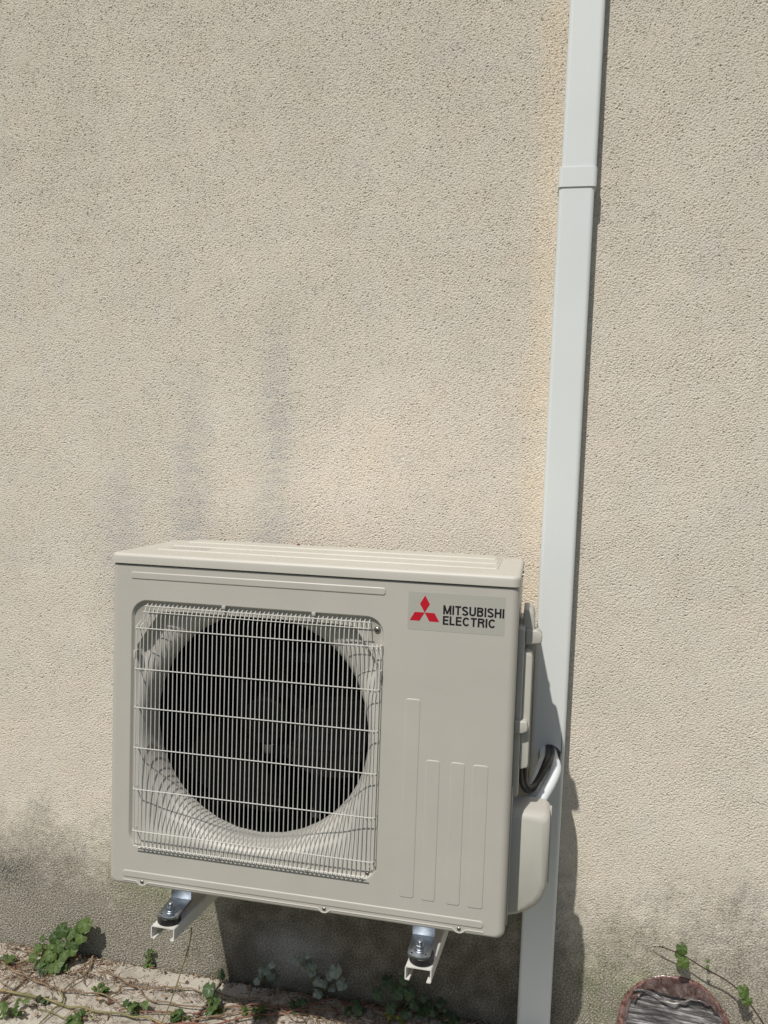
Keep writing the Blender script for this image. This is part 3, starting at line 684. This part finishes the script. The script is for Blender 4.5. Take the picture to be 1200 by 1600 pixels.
DR = varied('dry_stem_red', (.15, .055, .035), (.24, .12, .08), 30, .75, bmp=.5, bdist=.001, bscale=200)
DG = varied('green_stem', (.14, .14, .05), (.27, .22, .10), 18, .7)
def leaf(bm, c, nrm, size, rg, lobes=5, depth=.16, cup=.25, elong=1.12):
    c = Vector(c); nrm = Vector(nrm).normalized(); up = Vector((0, 0, 1)) if abs(nrm.z) < .95 else Vector((0, 1, 0))
    u = nrm.cross(up).normalized(); v_ = u.cross(nrm) * -1
    ro = rg.uniform(-.9, .9); u, v_ = u * math.cos(ro) + v_ * math.sin(ro), v_ * math.cos(ro) - u * math.sin(ro)
    tint = rg.random(); lay = bm.verts.layers.float['tint']; N = 30; rings = []
    for fr in (.35, .7, 1.0):
        ring_ = []
        for k in range(N):
            a_ = 2*math.pi*k/N; rad = size * .5 * (1 - depth * (.5 + .5 * math.cos(lobes * a_)) - .06 * math.cos(lobes * 3 * a_) * (fr == 1))
            if abs(a_ - math.pi * 1.5) < .25: rad *= .55
            x, y = rad * fr * math.cos(a_), rad * fr * math.sin(a_) * elong
            h = -cup * size * fr * fr * .5 + .06 * size * math.cos(lobes * a_) * fr + .05 * size * math.sin(a_ * 2 + tint * 9) * fr
            q = bm.verts.new(c + u * x + v_ * y + nrm * h); q[lay] = tint; ring_.append(q)
        rings.append(ring_)
    cv = bm.verts.new(c); cv[lay] = tint
    for k in range(N):
        bm.faces.new((cv, rings[0][k], rings[0][(k+1) % N]))
        for a_, b_ in ((0, 1), (1, 2)): bm.faces.new((rings[a_][k], rings[b_][k], rings[b_][(k+1) % N], rings[a_][(k+1) % N]))
def plant(name, root, leaves, m, label, seed, group=None, stem_r=.0011, lobes=5, depth=.16, cat='plant', sm=None):
    """leaves: (x, y, z, size[, normal]) in world metres"""
    rg = random.Random(seed); root = Vector(root); e = empty(name, root); tag(e, label, cat, group)
    bm = bmesh.new(); bm.verts.layers.float.new('tint'); sb = bmesh.new()
    for L_ in leaves:
        p = Vector(L_[:3]) - root; s_ = L_[3]
        nrm = Vector(L_[4]) if len(L_) > 4 else Vector((rg.uniform(-.6, .6), -1 + rg.uniform(-.3, .4), rg.uniform(.35, 1.3)))
        leaf(bm, p, nrm, s_, rg, lobes, depth)
        mid = p * .5 + Vector((rg.uniform(-.008, .008), .004, .006)); bk = -nrm.normalized() * .004
        tube(sb, [(rg.uniform(-.004, .004), 0, -.002), mid, p + bk], [stem_r * 1.4, stem_r, stem_r * .7], 5, True, 4)
    obj('foliage', bm, m, e, 0); 
    for f in e.children[0].data.polygons: f.use_smooth = True
    obj('stem', sb, sm or SM_, e, 60)
    return e
# the big leafy weed at the foot of the wall
wl = [(-.349, .098, .040), (-.301, .109, .038), (-.284, .121, .040), (-.326, .092, .036), (-.369, .077, .034), (-.352, .062, .038), (-.314, .067, .036), (-.402, .055, .024), (-.384, .037, .036), (-.342, .026, .040), (-.366, .014, .036),
      (-.393, .021, .034), (-.410, .036, .026), (-.350, .004, .030), (-.329, .047, .032), (-.293, .086, .034), (-.404, .072, .018), (-.330, .018, .030), (-.375, .056, .022), (-.310, .052, .026), (-.361, .040, .026)]
rg = random.Random(12)
plant('leafy_weed', (-.345, -.016, .0), [(x, -.034 - .055 * (1 - z / .125) - rg.uniform(0, .02) , max(z, .012), s, (rg.uniform(-.5, .4), -1 + rg.uniform(-.2, .3), rg.uniform(.5, 1.2))) for x, z, s in wl], LM,
      'bushy bright green weed with rounded leaves at the wall foot left of the outdoor unit', 31, None, .0016, 5, .12, 'weed')
def tuft(name, x, y, h, n_, size, m, label, seed, spread=.5, group=None, lobes=5, depth=.25):
    rg = random.Random(seed); lv = []; lobes = rg.choice((3, 5, 5, 7)); depth = rg.uniform(.14, .34)
    for k in range(n_):
        t = rg.random(); a_ = rg.uniform(0, 6.28); q = spread * h * (.3 + rg.random())
        lv.append((x + q * math.cos(a_), min(y + q * .7 * math.sin(a_), -.008), .006 + h * t, size * rg.uniform(.6, 1.15), (rg.uniform(-.6, .6), rg.uniform(-.9, .1), 1)))
    return plant(name, (x, min(y, -.006), 0), lv, m, label, seed, group, .0008, lobes, depth, 'weed')
tuft('small_weed', -.118, -.010, .045, 14, .013, LM, 'small upright green seedling at the wall foot below the fan', 41, .28)
tuft('small_weed', -.435, -.014, .016, 12, .013, LM, 'low yellow-green tuft at the wall foot left of the bushy weed', 42, 1.2)
tuft('small_weed', -.182, -.142, .022, 10, .018, LM, 'small bright green weed on the paving, right of the twig fork', 43, .7)
tuft('small_weed', -.060, -.176, .026, 13, .020, LM, 'green leafy clump on the paving below the bracket nearest the fan', 44, .9)
tuft('small_weed', -.345, -.262, .030, 14, .020, LM, 'green clump at the bottom left corner of the paving', 45, 1.0)
tuft('small_weed', -.302, -.205, .016, 6, .020, LD, 'dark green weed hugging the long greenish runner at left', 46, .7)
tuft('small_weed', -.185, -.245, .022, 10, .019, LM, 'green weed among the runners at the bottom edge, left of the grass stalk', 47, .9)
tuft('small_weed', .128, -.135, .028, 14, .020, LM, 'bright green clump right of the grass stalk', 48, .9)
tuft('small_weed', .060, -.185, .020, 9, .020, LM, 'flat green weed at the foot of the grass stalk', 49, .9)
tuft('small_weed', .228, -.120, .024, 12, .018, LM, 'green clump just inside the edge of the unit\'s shadow', 50, .9)
tuft('small_weed', -.490, -.095, .020, 12, .016, LM, 'greenish weed tangled in dry runners at the far left edge', 51, 1.0)
tuft('small_weed', -.365, -.110, .012, 8, .013, LD, 'tiny dark weed just below the bushy weed', 52, .8)
plant('round_leaf_weed', (.105, -.095, 0), [(.092, -.088, .030, .036, (-.1, -.7, .9))], LD, 'single large round dark leaf standing on the paving beside the shadow edge', 53, None, .001, 4, .06, 'weed')
plant('round_leaf_weed', (.112, -.03, 0), [(.104, -.040, .038, .026, (-.3, -.8, .3))], LD, 'small dark oval leaf just behind the large round leaf', 54, None, .001, 4, .05, 'weed')
# in the unit's shade
plant('creeper', (.225, -.012, 0), [(.214, -.035, .066, .018), (.204, -.040, .036, .020), (.241, -.03, .080, .018), (.225, -.022, .058, .024), (.235, -.02, .045, .028), (.212, -.03, .05, .016)], LP,
      'creeper with leaves painted pale by sky sheen at the start of the shade under the unit', 61, None, .001, 5, .18, 'creeper')
plant('creeper', (.36, -.012, 0), [(.311, -.035, .108, .024), (.352, -.035, .101, .024), (.330, -.02, .085, .030), (.345, -.02, .074, .026), (.414, -.035, .094, .034), (.432, -.035, .065, .032), (.381, -.03, .055, .024), (.394, -.02, .072, .026), (.36, -.02, .05, .028), (.335, -.03, .118, .012), (.37, -.04, .033, .026), (.40, -.02, .04, .024)], LP,
      'creeper with rounded leaves painted grey by sky sheen in the deep shade below the middle of the unit', 62, None, .0011, 5, .14, 'creeper')
rg = random.Random(9)
plant('creeper', (.58, -.012, 0), [(.547 + .012 * rg.uniform(-1, 1), -.03, .088, .034), (.573, -.035, .067, .036), (.605, -.03, .064, .032), (.524, -.04, .058, .030), (.59, -.03, .098, .026), (.62, -.035, .045, .030), (.56, -.05, .035, .030), (.60, -.05, .028, .028), (.64, -.03, .06, .022), (.655, -.03, .035, .026)], LD,
      'dark creeper in the shade left of the logo side bracket', 63, None, .0011, 5, .14, 'creeper')
tuft('small_weed', .665, -.022, .045, 16, .020, LD, 'dark weed in the shade straight below the logo side bracket', 64, .6)
tuft('small_weed', .330, -.075, .020, 12, .020, LD, 'low green weed among red-brown runners in the shade', 65, 1.3)
tuft('small_weed', .475, -.045, .022, 14, .019, LD, 'low weed in the shade between the two larger creepers', 66, 1.4)
tuft('small_weed', .575, -.055, .018, 12, .015, LY, 'yellowing weed at the bottom edge in the shade', 67, 1.4)
tuft('small_weed', .715, -.035, .018, 12, .016, LD, 'sparse weed in the shade left of the trunking foot', 68, 1.3)
# by the trunking foot
plant('small_weed', (.935, -.075, 0), [(.905, -.085, .040, .012), (.913, -.088, .034, .010), (.925, -.082, .052, .014), (.937, -.08, .044, .012)], LM, 'small weed with a few leaves in front of the trunking foot', 71, None, .001, 5, .15, 'weed', DV)
plant('small_weed', (1.0, -.03, 0), [(.975, -.05, .048, .014), (.992, -.05, .060, .014), (1.005, -.05, .052, .016), (1.018, -.05, .058, .012), (.985, -.055, .04, .012)], LY, 'yellowish weed just right of the trunking foot', 72, None, .001, 5, .15, 'weed', DV)
# vine hanging off the wall at the right
vine = empty('vine_twig', (1.43, -.012, .12)); tag(vine, 'thin dark vine twig with round leaves on the wall above the wrapped coil', 'vine')
b0 = Vector((1.43, -.012, .12)); bm = bmesh.new()
VP_ = [(1.190, -.030, .281), (1.238, -.038, .274), (1.292, -.042, .250), (1.335, -.038, .230), (1.373, -.040, .204), (1.425, -.045, .140), (1.46, -.035, .07), (1.47, -.02, .0)]
tube(bm, [Vector(p) - b0 for p in VP_], [.0012, .0014, .0016, .0017, .0018, .0019, .002, .002], 7, True, 5)
tube(bm, [Vector(p) - b0 for p in [(1.20, -.030, .281), (1.185, -.02, .272), (1.178, -.012, .268)]], .0009, 5, True, 3)
obj('stem', bm, varied('vine_bark', (.035, .018, .014), (.07, .035, .025), 60, .6), vine)
rg = random.Random(77); bm = bmesh.new(); bm.verts.layers.float.new('tint')
for p, s_, nn in [((1.238, -.046, .292), .026, (-.2, -1, .5)), ((1.243, -.050, .262), .030, (.2, -1, .3)), ((1.232, -.042, .276), .020, (-.5, -.8, .5)), ((1.378, -.046, .212), .030, (.3, -1, .4)), ((1.385, -.048, .192), .026, (.1, -1, .2)), ((1.296, -.044, .256), .009, (0, -1, .5)), ((1.30, -.03, .262), .008, (0, -1, .5))]:
    leaf(bm, Vector(p) - b0, nn, s_, rg, 5, .10)
o = obj('foliage', bm, LM, vine, 0)

# grass stalk in front of the wall
gs_ = empty('grass_stalk', (.026, -.24, 0)); tag(gs_, 'tall thin green grass stalk rising from the paving in front of the wall', 'grass stalk'); b0 = Vector((.026, -.24, 0))
bm = bmesh.new(); tube(bm, [Vector(p) - b0 for p in [(.020, -.232, .0), (.049, -.22, .071), (.081, -.22, .172), (.0985, -.22, .235), (.1025, -.22, .271)]], [.0017, .0016, .0016, .0014, .0022], 7, True, 6)
obj('stem', bm, DG, gs_, 60)
for (a_, b_) in [((.0965, -.22, .228), (.092, -.225, .190)), ((.090, -.22, .205), (.103, -.222, .175)), ((.085, -.22, .19), (.098, -.225, .168)), ((.070, -.22, .135), (.083, -.215, .10)), ((.083, -.215, .11), (.070, -.222, .085))]:
    bm = bmesh.new(); tube(bm, [Vector(a_) - b0, (Vector(a_) + Vector(b_)) / 2 - b0 + Vector((.002, 0, 0)), Vector(b_) - b0], [.0008, .0007, .0003], 5, True, 3)
    obj('blade', bm, DG, gs_, 60)

# dry runners on the paving
VN = [
 ([(-.61, -.041), (-.437, -.125), (-.333, -.152), (-.279, -.163), (-.186, -.152), (-.105, -.169)], .0026, DV, 'long brown dry runner crossing the paving from the left edge to below the bushy weed'),
 ([(-.479, -.206), (-.319, -.198), (-.222, -.21), (-.118, -.207), (-.016, -.205), (.113, -.228)], .0030, DG, 'thick greenish runner along the bottom of the left paving'),
 ([(-.279, -.010), (-.258, -.066), (-.264, -.116), (-.279, -.158)], .0026, DV, 'stout brown twig leaning from the wall foot just right of the bushy weed'),
 ([(-.278, -.165), (-.255, -.194), (-.252, -.217), (-.263, -.277)], .0022, DG, 'short curved stem joining the two long runners at left'),
 ([(-.213, -.063), (-.129, -.095), (-.034, -.139), (.07, -.137), (.227, -.103), (.31, -.101)], .0019, DV, 'thin brown stem slanting down to the foot of the grass stalk'),
 ([(-.152, -.149), (-.136, -.115), (-.026, -.084), (.036, -.080), (.135, -.080), (.25, -.075)], .0022, DV, 'brown stem lying along the joint between kerb strip and slabs'),
 ([(-.093, -.19), (-.014, -.177), (.082, -.162), (.18, -.156)], .0016, DR, 'thin reddish stem crossing behind the foot of the grass stalk'),
 ([(.084, -.166), (.147, -.118), (.218, -.091), (.32, -.085), (.434, -.06)], .0021, DR, 'red-brown runner starting by the bright clump and entering the shade'),
 ([(.089, -.179), (.158, -.143), (.259, -.097), (.348, -.06), (.476, -.036), (.53, -.03)], .0020, DV, 'pale brown runner lying across the weeds in the shade'),
 ([(-.452, -.168), (-.396, -.193), (-.38, -.151), (-.366, -.126)], .0014, DV, 'thin hooked dry stem at the far left of the paving'),
 ([(-.487, -.097), (-.441, -.079), (-.388, -.058), (-.363, -.037)], .0018, DG, 'pale stem running into the bottom of the bushy weed'),
 ([(-.411, -.245), (-.427, -.188), (-.433, -.138), (-.479, -.081)], .0014, DR, 'thin reddish stem rising along the left picture edge'),
 ([(-.136, -.235), (-.178, -.222), (-.216, -.245), (-.298, -.229)], .0018, DG, 'short green-brown stem at the bottom edge near the left clump'),
 ([(-.193, -.016), (-.198, -.056), (-.213, -.063)], .0012, DV, 'short pale bent twig near the wall foot right of the stout twig'),
 ([(.004, -.211), (.142, -.184), (.295, -.105), (.407, -.029), (.537, -.02), (.701, -.02)], .0022, DR, 'long reddish runner from the bottom edge along the wall foot in the shade'),
 ([(-.54, -.03), (-.47, -.045), (-.42, -.04), (-.37, -.05)], .0015, DV, 'thin dry stem close to the wall at the far left'),
]
for k, (pl, r_, m_, lb) in enumerate(VN):
    rg = random.Random(200 + k); bm = bmesh.new(); pts = []
    for i_ in range(len(pl) - 1):
        for t in (0, .33, .66):
            x = pl[i_][0] + (pl[i_+1][0] - pl[i_][0]) * t; y = pl[i_][1] + (pl[i_+1][1] - pl[i_][1]) * t
            pts.append((x + rg.uniform(-.003, .003), y + rg.uniform(-.003, .003), r_ + .006 + rg.uniform(0, .008)))
    pts.append((*pl[-1], r_ + .004))
    tube(bm, pts, [r_ * (1.05 - .4 * q / len(pts)) * rg.uniform(.88, 1.12) for q in range(len(pts))], 7, True, 4)
    for q in range(2, len(pts) - 1, 3):        # side twigs
        p = Vector(pts[q]); a_ = rg.uniform(0, 6.28); l_ = rg.uniform(.012, .04)
        tube(bm, [p, p + Vector((math.cos(a_), math.sin(a_) * .7, .25)) * l_ * .5, p + Vector((math.cos(a_ + .4), math.sin(a_ + .4) * .7, .1)) * l_], [r_ * .5, r_ * .4, r_ * .2], 5, True, 3)
    tag(obj('dry_runner', bm, m_, None, 60), lb, 'runner', 'dry plant runners on the paving')

# uncountable litter: dry bits, crumbs and moss in the joints
lm = new_mat('litter', (.25, .17, .10), .9); n = lm.node_tree; a = n.nodes.new('ShaderNodeAttribute'); a.attribute_name = 'tint'
setc(lm, ramp(lm, a.outputs['Fac'], [(0, (.045, .028, .018)), (.35, (.16, .085, .05)), (.7, (.30, .22, .14)), (1, (.46, .40, .30))]))
bm = bmesh.new(); lay = bm.verts.layers.float.new('tint'); rg = random.Random(99)
def bit(x, y, l_, r_):
    a_ = rg.uniform(0, math.pi); n0_ = len(bm.verts); z = .003 + r_ + rg.uniform(0, .004); c_ = rg.uniform(-.6, .6)
    d = Vector((math.cos(a_), math.sin(a_), rg.uniform(-.05, .2))) * l_ * .5; s_ = Vector((-d.y, d.x, 0)) * c_ * .5
    tube(bm, [Vector((x, y, z)) - d, Vector((x, y, z)) + s_, Vector((x, y, z)) + d], [r_, r_, r_ * .6], 4, True)
    bm.verts.ensure_lookup_table(); t = rg.random()
    for q in bm.verts[n0_:]: q[lay] = t
def crumb(x, y, s_):
    n0_ = len(bm.verts); vs_ = [bm.verts.new((x + rg.uniform(-1, 1) * s_, y + rg.uniform(-1, 1) * s_, .0035 + rg.uniform(0, 1) * s_)) for _ in range(5)]
    for f_ in ((0, 1, 2), (0, 2, 3), (0, 3, 4), (1, 2, 4), (2, 3, 4)): bm.faces.new([vs_[q] for q in f_])
    t = rg.random() * .8
    for q in vs_: q[lay] = t
for _ in range(600): bit(rg.uniform(-.6, .9), rg.gauss(-.085, .02), rg.uniform(.006, .03), rg.uniform(.0003, .0009))
for _ in range(420): bit(rg.gauss(-.42, .07), rg.uniform(-.15, -.015), rg.uniform(.008, .04), rg.uniform(.0004, .0011))
for _ in range(160): bit(rg.gauss(-.26, .04), rg.uniform(-.09, -.012), rg.uniform(.006, .03), rg.uniform(.0004, .0012))
for _ in range(750): bit(rg.uniform(.18, .92), -.012 - abs(rg.gauss(0, .075)), rg.uniform(.008, .045), rg.uniform(.0004, .0013))
for _ in range(700): bit(rg.uniform(-.6, .2), rg.gauss(-.20, .05), rg.uniform(.006, .04), rg.uniform(.0003, .0009))
for _ in range(260): bit(rg.uniform(-.7, 1.6), -.010 - abs(rg.gauss(0, .006)), rg.uniform(.004, .015), rg.uniform(.0003, .0008))
for _ in range(1500): crumb(rg.uniform(-.7, 1.3), -.008 - abs(rg.gauss(0, .012)), rg.uniform(.0008, .0035))
for _ in range(1500): crumb(rg.uniform(-.7, 1.3), rg.gauss(-.081, .008), rg.uniform(.0008, .003))
for _ in range(1600): crumb(rg.uniform(.1, 1.0), rg.uniform(-.2, -.01), rg.uniform(.0006, .003))
for _ in range(2200): crumb(rg.uniform(-.7, .3), rg.uniform(-.35, -.01), rg.uniform(.0005, .002))
for _ in range(150):
    x, y, s_ = rg.choice([(rg.uniform(-.5, .1), rg.uniform(-.28, -.01)), (rg.uniform(.1, .9), rg.uniform(-.16, -.01))]) + (rg.uniform(.004, .009),)
    a_ = rg.uniform(0, 6.28); n0_ = len(bm.verts); z = .006 + rg.uniform(0, .006)
    P_ = [(0, 0, .25), (1, 0, 0), (.5, .55, .1), (-.4, .5, -.05), (-1.1, 0, .15), (-.4, -.5, .05), (.5, -.55, -.1)]
    vs_ = [bm.verts.new((x + s_ * (p[0] * math.cos(a_) - p[1] * math.sin(a_)), y + s_ * (p[0] * math.sin(a_) + p[1] * math.cos(a_)), z + s_ * (p[2] + rg.uniform(-.2, .2)))) for p in P_]
    for k in range(1, 7): bm.faces.new((vs_[0], vs_[k], vs_[k % 6 + 1]))
    t = rg.uniform(.1, .9)
    for q in vs_: q[lay] = t
tag(obj('dry_litter', bm, lm, None, 0), 'dry plant bits, crumbs and grit scattered along the wall foot', 'litter', kind='stuff')
